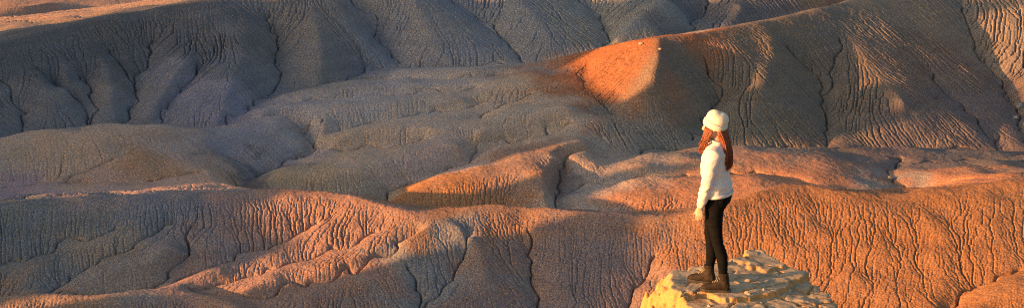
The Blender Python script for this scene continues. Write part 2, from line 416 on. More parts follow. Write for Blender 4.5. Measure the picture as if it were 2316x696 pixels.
def soil_map(X, Y, Z):
    f = 4
    xs, ys = X[::f, ::f], Y[::f, ::f]
    c0 = 180*DT
    wx = (2.0*fnoise(10/c0, .5, 61)+.5*fnoise(2/c0, .5, 62))[::f, ::f]; wy = (2.0*fnoise(10/c0, .5, 63)+.5*fnoise(2/c0, .5, 64))[::f, ::f]
    W = np.full(xs.shape, 1e-4); S_ = np.zeros((*xs.shape, 3))+np.array((.26, .21, .165))*1e-4
    for u, v, z, rd, col in BED_TONES:
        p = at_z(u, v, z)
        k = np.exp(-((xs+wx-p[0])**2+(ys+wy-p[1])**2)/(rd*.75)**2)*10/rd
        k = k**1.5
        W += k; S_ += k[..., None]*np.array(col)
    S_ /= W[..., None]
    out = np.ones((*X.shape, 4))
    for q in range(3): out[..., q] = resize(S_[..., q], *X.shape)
    # thin level beds
    zz = Z+.25*fnoise(12/c0, .5, 65)
    band = .5*np.sin(zz*2.9)+.35*np.sin(zz*6.1+1)+.2*np.sin(zz*13)
    out[..., :3] *= (1+.07*band)[..., None]
    return out
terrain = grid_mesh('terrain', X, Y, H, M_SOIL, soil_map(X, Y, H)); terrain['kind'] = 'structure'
# ================================================================ added unseen hills, shaped to throw the long evening shadows, plain, overlook
SKY = [13.9,13.9,13.9,13.9,13.9,13.9,13.9,13.9,13.9,13.9,13.9,13.9,13.9,13.9,13.9,13.9,13.9,13.9,13.9,13.9,13.9,13.9,13.9,13.9,13.9,13.9,13.9,13.9,13.9,13.9,13.9,13.8,13.5,13.1,12.7,12.5,12.0,11.8,11.3,11.1,10.7,10.3,10.1,9.6,9.5,9.0,8.7,8.3,8.0,7.8,7.2,7.1,6.8,7.8,8.6,9.3,9.9,11.1,11.8,12.8,13.2,13.9,14.6,15.1,14.9,14.8,14.4,3.9,3.7,3.2,0.6,0.3,5.6,7.2,7.9,8.0,8.0,8.3,8.8,9.0,9.3,9.5,10.2,11.7,11.8,12.5,15.5,15.8,15.8,7.8,7.2,7.2,7.1,6.0,6.5,6.5,13.8,21.3,21.5,21.8,22.1,23.0,23.3,23.7,24.2,24.5,24.9,19.3,19.3,19.3,19.3,19.3,19.3,19.3,19.4,19.5,19.5,19.6,19.7,19.7,20.0,20.1,20.2,20.2,20.3,20.4,20.4,35.4,35.7,35.7,35.4,34.9,34.6,33.0,32.6,32.1,18.5,18.3,19.3,21.0,21.4,24.2,26.4,27.6,28.3,28.8,29.2,29.9,30.3,29.4,29.0,29.0,27.7,27.5,27.4,26.9,26.6,25.4,25.2,24.9,24.7,24.4,22.0,22.0,13.0,12.9,12.8,12.8,12.7,12.6,12.6,12.6,12.5,12.4,12.3,12.2,12.0,11.9,11.8,11.7,11.6,11.5,11.4,11.2,11.1,10.8,10.7,10.6,10.5,10.4,10.3,10.2,10.1,10.1,9.9,9.7,9.6,9.4,9.3,9.1,9.0,8.8,8.7,8.6,8.5,8.4,8.6,8.6,8.6,11.3,11.2,10.9,10.7,10.6,10.4,9.3,9.0,8.8,7.2,7.7,7.7,7.6,7.5,7.3,7.2,7.1,7.0,7.0,7.0,6.9,6.9,6.9,6.9,6.8,6.7,6.7,6.7,6.7,6.7,6.7,6.7,6.7,6.7,6.7,6.7,6.7,6.7,6.7,6.7,6.7,6.7,6.7,6.7,6.7,6.7,6.7,6.7,6.7,6.7,6.7]  # skyline fitted so its shadow edges land where wanted
def shadow_hills():
    A0 = 72.0
    sx, sy = math.sin(SUN_AZ), math.cos(SUN_AZ)
    wv = np.arange(60, 520, 1.0)
    base = np.interp(wv, 100+1.0*np.arange(len(SKY)), SKY)
    base = base+A0*math.tan(SUN_EL)
    base = np.where(wv < 100, base[40]*np.clip((wv-60)/40, 0, 1)-2*(wv < 100), base)
    base = np.where(wv > 358, base*np.clip(1-(wv-358)/160, 0, 1), base)
    off = np.concatenate([np.linspace(-34, -3, 20), np.linspace(-2, 2, 9), np.linspace(3, 48, 24)])
    g = np.random.default_rng(5)
    Z = np.zeros((len(off), len(wv))); XX = np.zeros_like(Z); YY = np.zeros_like(Z)
    wig = np.interp(wv, np.arange(60, 530, 9.0), g.standard_normal(len(np.arange(60, 530, 9.0)))*.8)
    for i, o in enumerate(off):
        reach = 30 if o < 0 else 46
        t = abs(o)/reach
        prof = (1-min(t, 1))**1.15
        sm = max(0.01, abs(o)*.35)
        k = np.exp(-.5*(np.arange(-30, 31)/sm)**2); k /= k.sum()
        b = np.convolve(np.pad(base, 30, mode='edge'), k, mode='valid')
        Z[i] = (b+6)*prof-6+.25*g.standard_normal(len(wv))*min(abs(o)/3, 1)
        a = A0+o+wig*(1 if abs(o) < 3 else .6)
        XX[i] = a*sx+wv*sy; YY[i] = a*sy-wv*sx
    s = np.zeros((*Z.shape, 4)); s[...] = (.28,.2,.15,1)
    o = grid_mesh('shadow_caster_hills', XX, YY, Z, M_SOIL, s); o['kind'] = 'structure'
shadow_hills()

def plain():
    n = 150
    rr = np.concatenate([np.linspace(0, 420, 60), np.geomspace(430, 9000, 40)])
    ph = np.linspace(0, 2*math.pi, 241)
    XX = rr[:, None]*np.sin(ph); YY = rr[:, None]*np.cos(ph)
    Z = -7.5+0*XX
    g = np.random.default_rng(11)
    for _ in range(40):
        a = g.uniform(0, 6.28); d = g.uniform(420, 2500); s_ = g.uniform(50, 260); hh = g.uniform(4, 20)
        if abs(((a-SUN_AZ+math.pi) % (2*math.pi))-math.pi) < .6: hh = 3
        Z += hh*np.exp(-((XX-d*math.sin(a))**2+(YY-d*math.cos(a))**2)/s_**2)
    s = np.zeros((*Z.shape, 4)); s[...] = (.28,.2,.15,1)
    o = grid_mesh('ground', XX, YY, Z, M_SOIL, s); o['kind'] = 'structure'
plain()
# ================================================================ sandstone outcrop the person stands on, and the overlook behind it
def tag(o, label, cat, group=None):
    o['label'] = label; o['category'] = cat
    if group: o['group'] = group
    return o
FOOT_Y, FOOT_Z = 14.24, 54.90
PX = at_z(1625, 655, FOOT_Z)
def rk(u, v):                                           # survey point on the rock's top
    p = at_z(u, v, FOOT_Z); return (p[0]-PX[0], p[1]-PX[1])
def poly_sd(P, x, y):
    """signed distance to a polygon, positive inside"""
    d = np.full(x.shape, 1e9); ins = np.zeros(x.shape, bool)
    for (x0, y0), (x1, y1) in zip(P, P[1:]+P[:1]):
        ex, ey = x1-x0, y1-y0
        t = np.clip(((x-x0)*ex+(y-y0)*ey)/(ex*ex+ey*ey+1e-12), 0, 1)
        d = np.minimum(d, np.hypot(x-x0-t*ex, y-y0-t*ey))
        if y0 != y1:
            ins ^= ((y0 > y) != (y1 > y)) & (x < (x1-x0)*(y-y0)/(y1-y0)+x0)
    return np.where(ins, d, -d)
def line_d(P, x, y):
    d = np.full(x.shape, 1e9)
    for (x0, y0), (x1, y1) in zip(P[:-1], P[1:]):
        ex, ey = x1-x0, y1-y0
        t = np.clip(((x-x0)*ex+(y-y0)*ey)/(ex*ex+ey*ey+1e-12), 0, 1)
        d = np.minimum(d, np.hypot(x-x0-t*ex, y-y0-t*ey))
    return d
def gn(n, m, wl, seed, ani=1.0):
    g = np.random.default_rng(seed).standard_normal((n, m)); F = np.fft.rfft2(g)
    k = np.hypot(np.fft.rfftfreq(m)[None, :], ani*np.fft.fftfreq(n)[:, None])+1e-9
    F *= np.exp(-.5*(np.log(k*wl)/.5)**2); o = np.fft.irfft2(F, (n, m)); return o/o.std()
def sstep(a, b, x):
    t = np.clip((x-a)/(b-a), 0, 1); return t*t*(3-2*t)

def rock_material():
    m, t, b = new_mat('pale_sandstone')
    pos = node(t, 'ShaderNodeNewGeometry').outputs['Position']
    n1 = noise(t, 3.2, 5, .6, pos); n2 = noise(t, 30, 5, .7, pos)
    mp = node(t, 'ShaderNodeMapping'); mp.inputs['Rotation'].default_value = (0, 0, rad(-24)); mp.inputs['Scale'].default_value = (2.2, 11, 11)
    t.links.new(pos, mp.inputs[0]); n3 = noise(t, 1.0, 4, .65, mp.outputs[0])
    c = ramp(t, n1.outputs[0], [(.3, (.36, .265, .165)), (.5, (.46, .34, .215)), (.7, (.54, .41, .26))])
    rust = ramp(t, n3.outputs[0], [(.53, (0, 0, 0)), (.64, (1, 1, 1))])
    c = mixc(t, rust.outputs[0], c.outputs[0], (.30, .175, .085))
    nz = node(t, 'ShaderNodeSeparateXYZ'); t.links.new(node(t, 'ShaderNodeNewGeometry').outputs['True Normal'], nz.inputs[0])
    sun_tint = ramp(t, nz.outputs[2], [(.55, (1, 1, 1)), (.86, (0, 0, 0))])     # steep sides get sunlit yellow put into their colour as ochre, the flat top is weathered
    c = mixc(t, sun_tint.outputs[0], c, (.54, .27, .085))
    sp = ramp(t, n2.outputs[0], [(.3, (.72, .71, .68)), (.55, (1, 1, 1)), (.8, (1.22, 1.2, 1.15))])
    c = mixc(t, 1.0, c, sp.outputs[0], 'MULTIPLY')
    t.links.new(c, b.inputs['Base Color']); b.inputs['Roughness'].default_value = .9
    bp = node(t, 'ShaderNodeBump'); bp.inputs['Strength'].default_value = .6; bp.inputs['Distance'].default_value = .006
    t.links.new(n2.outputs[0], bp.inputs['Height']); t.links.new(bp.outputs[0], b.inputs['Normal'])
    return m
M_ROCK = rock_material()

def build_rock():
    st = .011
    xs = np.arange(-1.55, 2.0, st); ys = np.arange(-2.4, 1.25, st)
    x, y = np.meshgrid(xs, ys); n, m = x.shape
    wob = lambda wl, a, s: a*gn(n, m, wl/st, s)
    xw = x+wob(.25, .014, 1)+wob(.08, .003, 2); yw = y+wob(.25, .014, 3)+wob(.08, .003, 4)
    rim = [rk(*p) for p in [(1512,612),(1535,606),(1560,603),(1600,597),(1655,584),(1688,583),(1689,568),(1716,565),(1742,576),(1772,597),(1832,611),(1826,622),(1858,638),(1882,655),(1890,672),(1912,700),(1960,760)]]
    rim += [(1.6, -2.4), (-.9, -2.4), rk(1500, 760), rk(1570, 694), rk(1540, 664), rk(1519, 650)]
    sd = poly_sd(rim, xw, yw)
    top = wob(.9, .005, 5)+wob(.2, .0011, 6)+wob(.06, .0004, 7)
    g = np.random.default_rng(21); pts = np.stack([g.uniform(-1.6, 2, 60), g.uniform(-2.4, 1.3, 60)], 1)
    dd = np.stack([np.hypot((xw-px_)*.8+.3*(yw-py_), (yw-py_)*1.25) for px_, py_ in pts]); sd_ = np.sort(dd, 0); kk = np.argmin(dd, 0)
    tilt = g.normal(0, .007, (60, 2)); lift = g.normal(0, .003, 60)
    top += lift[kk]+tilt[kk, 0]*(xw-pts[kk, 0])+tilt[kk, 1]*(yw-pts[kk, 1])
    top -= .012*np.exp(-((sd_[1]-sd_[0])/.012)**2)*(gn(n, m, .5/st, 31) > -.1)
    top -= .04*x*(x > 0)*.5
    # terraces: the main slab and the lower, blocky shelf in front and to the right
    slab = [rk(*p) for p in [(1500,600),(1560,590),(1655,560),(1740,555),(1800,590),(1836,611),(1795,634),(1748,658),(1700,667),(1664,676),(1628,672),(1600,660),(1578,661),(1548,672),(1500,660)]]
    sl = poly_sd(slab, xw, yw)
    top -= .042*(1-sstep(-.012, .01, sl))
    step2 = [rk(*p) for p in [(1640,600),(1695,560),(1740,560),(1775,590),(1770,604),(1735,612),(1700,608),(1688,598),(1655,596)]]
    top += .03*sstep(-.02, .02, poly_sd(step2, xw, yw))
    for q, dep, wd in (([(1548,668),(1572,660),(1592,650)], .03, .012), ([(1560,658),(1600,668),(1612,674)], -.010, .015),
                   ([(1655,630),(1672,627),(1695,634)], -.015, .014), ([(1664,636),(1668,642)], -.010, .012),
                   ([(1690,640),(1712,630),(1735,618),(1770,612)], .018, .01), ([(1670,660),(1710,650),(1760,640),(1800,628)], .02, .012),
                   ([(1680,652),(1720,640),(1745,630)], -.008, .014), ([(1770,612),(1750,604),(1730,600)], .014, .008),
                   ([(1730,696),(1737,684),(1720,672),(1690,674)], .035, .012), ([(1800,640),(1830,650),(1838,632)], .03, .01),
                   ([(1770,660),(1800,672),(1840,690)], .03, .009), ([(1640,700),(1655,680),(1668,676)], .03, .012), ([(1850,676),(1880,664)], .03, .01)):
        dl = line_d([rk(*p) for p in q], xw, yw)
        top -= dep*np.exp(-(dl/wd)**2)
    low = sl < 0
    top += np.where(low, wob(.25, .003, 9), 0)
    # sides: crumbly and sloping on the left, sheer elsewhere
    out = np.maximum(-sd, 0)
    left = sstep(.1, -.45, x)
    lump = wob(.22, 1, 12)*.020+np.abs(wob(.09, 1, 14))*.010+wob(.045, 1, 13)*.003
    drop = out*(left*1.35+(1-left)*5.5)+sstep(0, .05, out)*.03
    z = top-drop+np.where(out > 0, lump*sstep(0, .10, out)*(1+.8*left), 0)
    ledge = .16
    z = np.where(out > .02, z-.03*np.sin((z/ledge)*6.283)*(1-left), z)
    z = np.maximum(z, -4.6+wob(.3, .05, 15))
    o = grid_mesh('sandstone_outcrop', x+PX[0], y+PX[1], z+FOOT_Z, M_ROCK)
    return o
rock = build_rock()
tag(rock, 'pale sandstone rock outcrop with cracked flat top under the standing person', 'rock')

def overlook():
    """the cliff the outcrop crowns; it lies below and behind the view"""
    n, m = 70, 220
    ph = np.linspace(0, 2*math.pi, m)
    t = np.linspace(0, 1, n)[:, None]
    g = np.random.default_rng(3)
    wob = sum(np.sin(ph*k+g.uniform(0, 6.28))/k for k in (3, 5, 8, 13, 21))
    top_r = 24+3*wob
    cx, cy = 0.0, -22.0
    nose = 16.0*np.exp(-((np.mod(ph+math.pi, 2*math.pi)-math.pi-.07)/.16)**2)
    rr = (top_r*.62+nose)*np.clip(t*4, 0, 1)+(np.clip(t-.25, 0, 1)/.75)**.9*(26+4*wob)
    Z = np.where(t < .25, 50.4, 50.4-58*((t-.25)/.75)**.8)+.5*g.standard_normal((n, m))*(t > .25)
    XX = cx+rr*np.sin(ph); YY = cy+rr*np.cos(ph)
    s = np.zeros((n, m, 4)); s[...] = (.33,.25,.17,1)
    o = grid_mesh('cliff', XX, YY, Z, M_SOIL, s); o['kind'] = 'structure'
    o.data.flip_normals()
overlook()
# ================================================================ the person
from mathutils import noise as mnoise
def mat_simple(name, col, rough=.8, bump=None, spec=.3, var=.12, vscale=20, wave=None):
    m, t, b = new_mat(name)
    tc = node(t, 'ShaderNodeTexCoord').outputs['Object']
    n = noise(t, vscale, 4, .6, tc)
    lo = tuple(c*(1-var*2) for c in col); hi = tuple(min(1, c*(1+var)) for c in col)
    r = ramp(t, n.outputs[0], [(.3, lo), (.65, hi)])
    t.links.new(r.outputs[0], b.inputs['Base Color'])
    b.inputs['Roughness'].default_value = rough; b.inputs['Specular IOR Level'].default_value = spec
    if bump:
        nb_ = noise(t, bump[0], 3, .6, tc); bp = node(t, 'ShaderNodeBump')
        bp.inputs['Strength'].default_value = bump[1]; bp.inputs['Distance'].default_value = bump[2]
        src = nb_.outputs[0]
        if wave:
            wv = node(t, 'ShaderNodeTexWave'); wv.inputs['Scale'].default_value = wave[0]; wv.inputs['Distortion'].default_value = wave[1]
            wv.bands_direction = wave[2]
            t.links.new(tc, wv.inputs['Vector']); src = wv.outputs['Fac']
        t.links.new(src, bp.inputs['Height']); t.links.new(bp.outputs[0], b.inputs['Normal'])
    return m
M_SKIN = mat_simple('skin', (.58, .34, .24), .55, None, .35, .05)
M_SWEATER = mat_simple('white_knit', (.72, .64, .60), .9, (140, .3, .004), .1, .03, 30)
M_LEGGINGS = mat_simple('black_cloth', (.006, .0055, .006), .85, (90, .15, .003), .08, .15)
M_HAIR = mat_simple('auburn_hair', (.22, .05, .012), .45, None, .45, .3, 60)
M_HAT = mat_simple('cream_knit', (.80, .71, .56), .95, (60, .5, .003), .1, .05, 30, (42, 3.0, 'DIAGONAL'))
M_BOOT = mat_simple('brown_suede', (.026, .016, .010), .75, (60, .4, .004), .25, .3, 25)
M_SOLE = mat_simple('dark_rubber', (.035, .028, .024), .7, None, .3, .2)
M_LACE = mat_simple('tan_lace', (.32, .22, .12), .8)
M_EYE = mat_simple('eye', (.75, .72, .68), .2)

def link(o, parent=None):
    C.objects.link(o)
    if parent is not None: o.parent = parent
    return o
def bm_obj(name, bm, mat, parent=None, smooth=True):
    me = bpy.data.meshes.new(name); bmesh.ops.recalc_face_normals(bm, faces=bm.faces); bm.to_mesh(me); bm.free()
    for p in me.polygons: p.use_smooth = smooth
    me.materials.append(mat)
    return link(bpy.data.objects.new(name, me), parent)
def loft(bm, rings, seg=20, power=2.0):
    """rings: (centre, rx, ry[, axis]) superellipse sections along a path; capped"""
    loops = []
    cs = [Vector(r[0]) for r in rings]
    for i, r in enumerate(rings):
        if len(r) > 3: ax = Vector(r[3]).normalized()
        else:
            a = cs[max(i-1, 0)]; b_ = cs[min(i+1, len(cs)-1)]; ax = (b_-a).normalized()
        side = Vector((0, 1, 0)); fx = side.cross(ax)
        if fx.length < 1e-3: fx = Vector((1, 0, 0))
        fx.normalize(); fy = ax.cross(fx).normalized()
        lp = []
        for k in range(seg):
            th = 2*math.pi*k/seg; c, s = math.cos(th), math.sin(th)
            e = 2.0/power
            lp.append(bm.verts.new(cs[i]+fx*(r[1]*math.copysign(abs(c)**e, c))+fy*(r[2]*math.copysign(abs(s)**e, s))))
        loops.append(lp)
    for a, b_ in zip(loops[:-1], loops[1:]):
        for k in range(seg):
            bm.faces.new((a[k], a[(k+1) % seg], b_[(k+1) % seg], b_[k]))
    bm.faces.new(loops[0][::-1]); bm.faces.new(loops[-1])
def tube(bm, pts, rads, seg=5):
    P = [Vector(p) for p in pts]; loops = []
    up = Vector((.31, .92, .2))
    for i, p in enumerate(P):
        ax = (P[min(i+1, len(P)-1)]-P[max(i-1, 0)]).normalized()
        fx = ax.cross(up).normalized(); fy = ax.cross(fx)
        loops.append([bm.verts.new(p+(fx*math.cos(6.2832*k/seg)+fy*math.sin(6.2832*k/seg))*rads[i]) for k in range(seg)])
    for a, b_ in zip(loops[:-1], loops[1:]):
        for k in range(seg): bm.faces.new((a[k], a[(k+1) % seg], b_[(k+1) % seg], b_[k]))
    bm.faces.new(loops[0][::-1]); bm.faces.new(loops[-1])
def fuse(name, bm, mat, parent, voxel, smooth=6, wrinkle=None):
    """one continuous skin from overlapping lofts"""
    o = bm_obj(name, bm, mat, None)
    md = o.modifiers.new('remesh', 'REMESH'); md.mode = 'VOXEL'; md.voxel_size = voxel
    sm = o.modifiers.new('smooth', 'SMOOTH'); sm.factor = .5; sm.iterations = smooth
    dg = bpy.context.evaluated_depsgraph_get(); dg.update()
    me = bpy.data.meshes.new_from_object(o.evaluated_get(dg))
    old = o.data; o.modifiers.clear(); o.data = me; me.name = name; bpy.data.meshes.remove(old)
    for p in me.polygons: p.use_smooth = True
    if wrinkle:
        for v in me.vertices:
            v.co += v.normal*wrinkle(v.co)
        me.update()
    if parent is not None: o.parent = parent
    return o

def finger(bm, base, d, curl, lens, r0, n):
    """three joints bending round axis n"""
    pts = [Vector(base)-Vector(d)*.03, Vector(base)]; dd = Vector(d).normalized(); rr = [r0*1.05, r0]
    for i, ln in enumerate(lens):
        dd = Matrix.Rotation(curl[i], 3, n) @ dd
        pts.append(pts[-1]+dd*ln); rr.append(r0*(1-.12*(i+1)))
    tube(bm, pts, rr, 8)

# --- joints (metres; she looks along -X, her left side is towards -Y)
HIP_L, KNEE_L, ANK_L = (.005, -.085, .87), (.028, -.088, .47), (.072, -.09, .095)
HIP_R, KNEE_R, ANK_R = (-.012, .085, .87), (-.08, .088, .48), (-.105, .09, .095)
SH_L, EL_L, WR_L = Vector((.015, -.155, 1.315)), Vector((-.022, -.205, 1.045)), Vector((-.085, -.19, .81))
SH_R, EL_R, WR_R = Vector((.015, .155, 1.315)), Vector((.01, .215, 1.045)), Vector((-.06, .20, .815))
HEAD = Vector((-.018, 0, 1.515))

def lerp(a, b, t): return Vector(a)*(1-t)+Vector(b)*t
def arm_rings(S_, E_, W_, k, end=1.0):
    S_, E_, W_ = Vector(S_), Vector(E_), Vector(W_)
    pts = [S_+Vector((0, -.35*S_.y, .02)), S_, lerp(S_, E_, .35), lerp(S_, E_, .7), E_, lerp(E_, W_, .35), lerp(E_, W_, .7), lerp(E_, W_, end)]
    rad_ = [.05, .05, .046, .041, .037, .037, .031, .026]
    return [(p, r*k, r*k) for p, r in zip(pts, rad_)]

def make_person():
    bm = bmesh.new()
    # trunk, neck, head
    loft(bm, [((.01, 0, .80), .085, .13), ((.02, 0, .88), .105, .16), ((.01, 0, .98), .09, .135), ((0, 0, 1.06), .085, .12), ((0, 0, 1.18), .10, .14),
              ((.012, 0, 1.28), .095, .155), ((.02, 0, 1.35), .065, .11), ((.018, 0, 1.385), .05, .058)], 20)
    loft(bm, [((.022, 0, 1.33), .055, .06), ((.012, 0, 1.40), .046, .046), ((.0, 0, 1.47), .046, .046)], 16)
    loft(bm, [(HEAD+Vector((-.045, 0, -.105)), .025, .025, (0, 0, 1)), (HEAD+Vector((-.035, 0, -.09)), .05, .043, (0, 0, 1)), (HEAD+Vector((-.018, 0, -.055)), .075, .06, (0, 0, 1)),
              (HEAD+Vector((-.005, 0, -.01)), .088, .07, (0, 0, 1)), (HEAD+Vector((0, 0, .04)), .094, .075, (0, 0, 1)), (HEAD+Vector((.004, 0, .08)), .082, .066, (0, 0, 1)), (HEAD+Vector((.006, 0, .108)), .045, .036, (0, 0, 1))], 20)
    # nose, lips, brow, ears
    loft(bm, [(HEAD+Vector((-.088, 0, .018)), .010, .008, (0, 0, 1)), (HEAD+Vector((-.100, 0, -.012)), .014, .011, (0, 0, 1)), (HEAD+Vector((-.104, 0, -.026)), .013, .015, (0, 0, 1)), (HEAD+Vector((-.088, 0, -.036)), .010, .011, (0, 0, 1))], 10)
    loft(bm, [(HEAD+Vector((-.082, -.022, -.060)), .006, .005, (0, 1, 0)), (HEAD+Vector((-.090, 0, -.058)), .010, .010, (0, 1, 0)), (HEAD+Vector((-.082, .022, -.060)), .006, .005, (0, 1, 0))], 8)
    loft(bm, [(HEAD+Vector((-.080, -.05, .026)), .008, .008, (0, 1, 0)), (HEAD+Vector((-.092, 0, .026)), .010, .008, (0, 1, 0)), (HEAD+Vector((-.080, .05, .026)), .008, .008, (0, 1, 0))], 8)
    for s in (-1, 1):
        loft(bm, [(HEAD+Vector((.012, s*.070, -.028)), .008, .008, (0, 0, 1)), (HEAD+Vector((.014, s*.076, -.005)), .014, .010, (0, 0, 1)), (HEAD+Vector((.016, s*.077, .018)), .012, .008, (0, 0, 1))], 8)
    # legs inside the leggings
    for H_, K_, A_ in ((HIP_L, KNEE_L, ANK_L), (HIP_R, KNEE_R, ANK_R)):
        loft(bm, [(H_, .07, .07), (lerp(H_, K_, .5), .055, .052), (K_, .040, .039), (lerp(K_, A_, .35)+Vector((.014, 0, 0)), .040, .038), (A_, .025, .025), (Vector(A_)-Vector((0, 0, .045)), .03, .03)], 14)
    # arms and hands
    for S_, E_, W_ in ((SH_L, EL_L, WR_L), (SH_R, EL_R, WR_R)):
        loft(bm, arm_rings(S_, E_, W_, .82), 14)
        d = (W_-E_).normalized(); d = (d+Vector((.12, 0, -.25))).normalized()
        sgn = -1 if S_.y < 0 else 1
        out = Vector((0, sgn, 0)); out = (out-d*out.dot(d)).normalized()     # back of the hand
        fwd = d.cross(out).normalized()
        if fwd.x > 0: fwd = -fwd                                              # thumb side, forwards
        pc = lerp(W_, W_+d*.09, 1)
        loft(bm, [(W_-d*.03, .025, .021), (W_+d*.005, .026, .020), (W_+d*.035, .036, .016), (W_+d*.07, .040, .015), (W_+d*.088, .036, .012)], 14)
        axis = fwd
        bend = .32 if sgn < 0 else -.32
        for i, (off, ln, r) in enumerate(((.028, (.038, .024, .018), .0092), (.010, (.042, .027, .02), .0096), (-.009, (.039, .025, .019), .0092), (-.026, (.030, .02, .016), .0082))):
            finger(bm, W_+d*(.085-.006*abs(i-1))+fwd*off, (d+fwd*.05*(1.2-i)).normalized(), [bend*.8+.04*i*bend/abs(bend), bend*1.3, bend], ln, r, -axis if True else axis)
        finger(bm, W_+d*.035+fwd*.030-out*.006, (d*.9+fwd*.42-out*.35).normalized(), [0, bend*.6, bend*.5], (.03, .028, .022), .0105, -axis)
    body = fuse('person', bm, M_SKIN, None, .0055, 3)

    # eyes
    for s in (-1, 1):
        bm = bmesh.new(); bmesh.ops.create_uvsphere(bm, u_segments=12, v_segments=8, radius=.0115, matrix=Matrix.Translation(HEAD+Vector((-.079, s*.031, .006))))
        bm_obj('eye', bm, M_EYE, body)

    # leggings
    bm = bmesh.new()
    loft(bm, [((.022, 0, .79), .085, .13), ((.03, 0, .85), .115, .165), ((.027, 0, .91), .112, .17), ((.012, 0, .97), .098, .15), ((.006, 0, 1.02), .092, .138)], 24)
    loft(bm, [((.075, -.075, .80), .05, .06), ((.085, -.075, .87), .06, .078), ((.07, -.075, .95), .05, .06)], 14)
    loft(bm, [((.075, .075, .80), .05, .06), ((.085, .075, .87), .06, .078), ((.07, .075, .95), .05, .06)], 14)
    for H_, K_, A_, sx_ in ((HIP_L, KNEE_L, ANK_L, 1), (HIP_R, KNEE_R, ANK_R, 1)):
        H_, K_, A_ = Vector(H_), Vector(K_), Vector(A_)
        loft(bm, [(H_+Vector((.015, 0, .02)), .092, .085), (lerp(H_, K_, .2)+Vector((.012, 0, 0)), .088, .080), (lerp(H_, K_, .5), .073, .068), (lerp(H_, K_, .8), .058, .054), (K_, .053, .05), (lerp(K_, A_, .15)+Vector((.008, 0, 0)), .052, .049),
                  (lerp(K_, A_, .35)+Vector((.016, 0, 0)), .055, .05), (lerp(K_, A_, .65)+Vector((.008, 0, 0)), .044, .041), (lerp(K_, A_, .9), .036, .034), (A_-Vector((0, 0, .0)), .035, .034)], 18)
    fuse('leggings', bm, M_LEGGINGS, body, .008, 5,
         lambda c: .004*mnoise.noise(Vector((c.x*14, c.y*14, c.z*34))))

    # sweater: loose, dropped shoulders, blousing over the hips
    bm = bmesh.new()
    loft(bm, [((.034, 0, .905), .124, .188), ((.032, 0, .92), .131, .193), ((.022, 0, .975), .132, .194), ((.004, 0, 1.06), .122, .182), ((.0, 0, 1.16), .125, .182), ((.004, 0, 1.24), .122, .188),
              ((.010, 0, 1.305), .112, .188), ((.016, 0, 1.345), .088, .155), ((.018, 0, 1.372), .07, .105), ((.012, 0, 1.392), .06, .066)], 28)
    for S_, E_, W_ in ((SH_L, EL_L, WR_L), (SH_R, EL_R, WR_R)):
        S_, E_, W_ = Vector(S_), Vector(E_), Vector(W_)
        pts = [S_+Vector((0, -.5*S_.y, .0)), S_+Vector((0, 0, -.01)), lerp(S_, E_, .4), lerp(S_, E_, .8), E_, lerp(E_, W_, .4), lerp(E_, W_, .75), lerp(E_, W_, .86), lerp(E_, W_, .98)]
        rs = [.070, .072, .065, .058, .054, .049, .045, .038, .033]
        loft(bm, [(p, r, r*.95) for p, r in zip(pts, rs)], 18)
    def wr(c):
        a = .011*mnoise.noise(Vector((c.x*7, c.y*7, c.z*13+3)))+.006*mnoise.noise(Vector((c.x*17+3*c.z, c.y*17, c.z*26-c.x*12)))
        return a+.004*math.sin(c.z*70+8*c.x+5*mnoise.noise(c*8))*max(0, 1-abs(c.z-.97)/.14)
    sw = fuse('sweater', bm, M_SWEATER, body, .009, 6, wr)
    # ribbed hem and neckband
    for rib_name, cz, cx, rx, ry, tr in (('hem', .910, .034, .127, .190, .012), ('neckband', 1.392, .012, .060, .066, .010)):
        bm = bmesh.new(); N = 48
        pts = [Vector((cx+rx*math.cos(6.2832*i/N), ry*math.sin(6.2832*i/N), cz+.012*math.cos(6.2832*i/N)*(1 if cz < 1 else -1))) for i in range(N)]
        rings = []
        for i, p in enumerate(pts):
            n = (p-Vector((cx, 0, p.z))).normalized()
            rings.append([bm.verts.new(p+n*tr*.7*math.cos(a)+Vector((0, 0, tr*1.3*math.sin(a)))) for a in [6.2832*k/8 for k in range(8)]])
        for i in range(N):
            A_, B_ = rings[i], rings[(i+1) % N]
            for k in range(8): bm.faces.new((A_[k], A_[(k+1) % 8], B_[(k+1) % 8], B_[k]))
        bm_obj(rib_name, bm, M_SWEATER, sw)

    # beanie with a folded cuff, tilted back
    R_ = Matrix.Rotation(rad(20), 3, 'Y')
    hc = HEAD+Vector((.012, 0, .050)); HK = .94
    bm = bmesh.new(); N = 40
    prof = [(.000, .112), (.035, .110), (.065, .101), (.090, .082), (.105, .054), (.109, .02), (.108, -.02), (.101, -.05), (.096, -.052)]
    def lathe(bm, prof, sy=.93):
        rings = []
        for r, z in prof:
            if r < 1e-6: rings.append([bm.verts.new(hc+R_@Vector((.006, 0, z*HK)))]); continue
            rings.append([bm.verts.new(hc+R_@Vector((HK*r*math.cos(6.2832*k/N)*(1+.012*math.sin(k*6.2832*20/N)), HK*sy*r*math.sin(6.2832*k/N), z*HK+.006*math.sin(6.2832*k/N*2+1)*(1 if z > .05 else .2)))) for k in range(N)])
        for a, b_ in zip(rings[:-1], rings[1:]):
            for k in range(N):
                if len(a) == 1: bm.faces.new((a[0], b_[k], b_[(k+1) % N]))
                else: bm.faces.new((a[k], b_[k], b_[(k+1) % N], a[(k+1) % N]))
    lathe(bm, prof)
    hat = bm_obj('beanie', bm, M_HAT, body)
    bm = bmesh.new()
    lathe(bm, [(.104, .004), (.113, .008), (.118, -.002), (.118, -.03), (.114, -.05), (.104, -.056), (.097, -.05)])
    bm_obj('cuff', bm, M_HAT, hat)

    # long hair: a mass of locks from under the cuff down the back and past the near cheek
    bm = bmesh.new(); rg = random.Random(4)
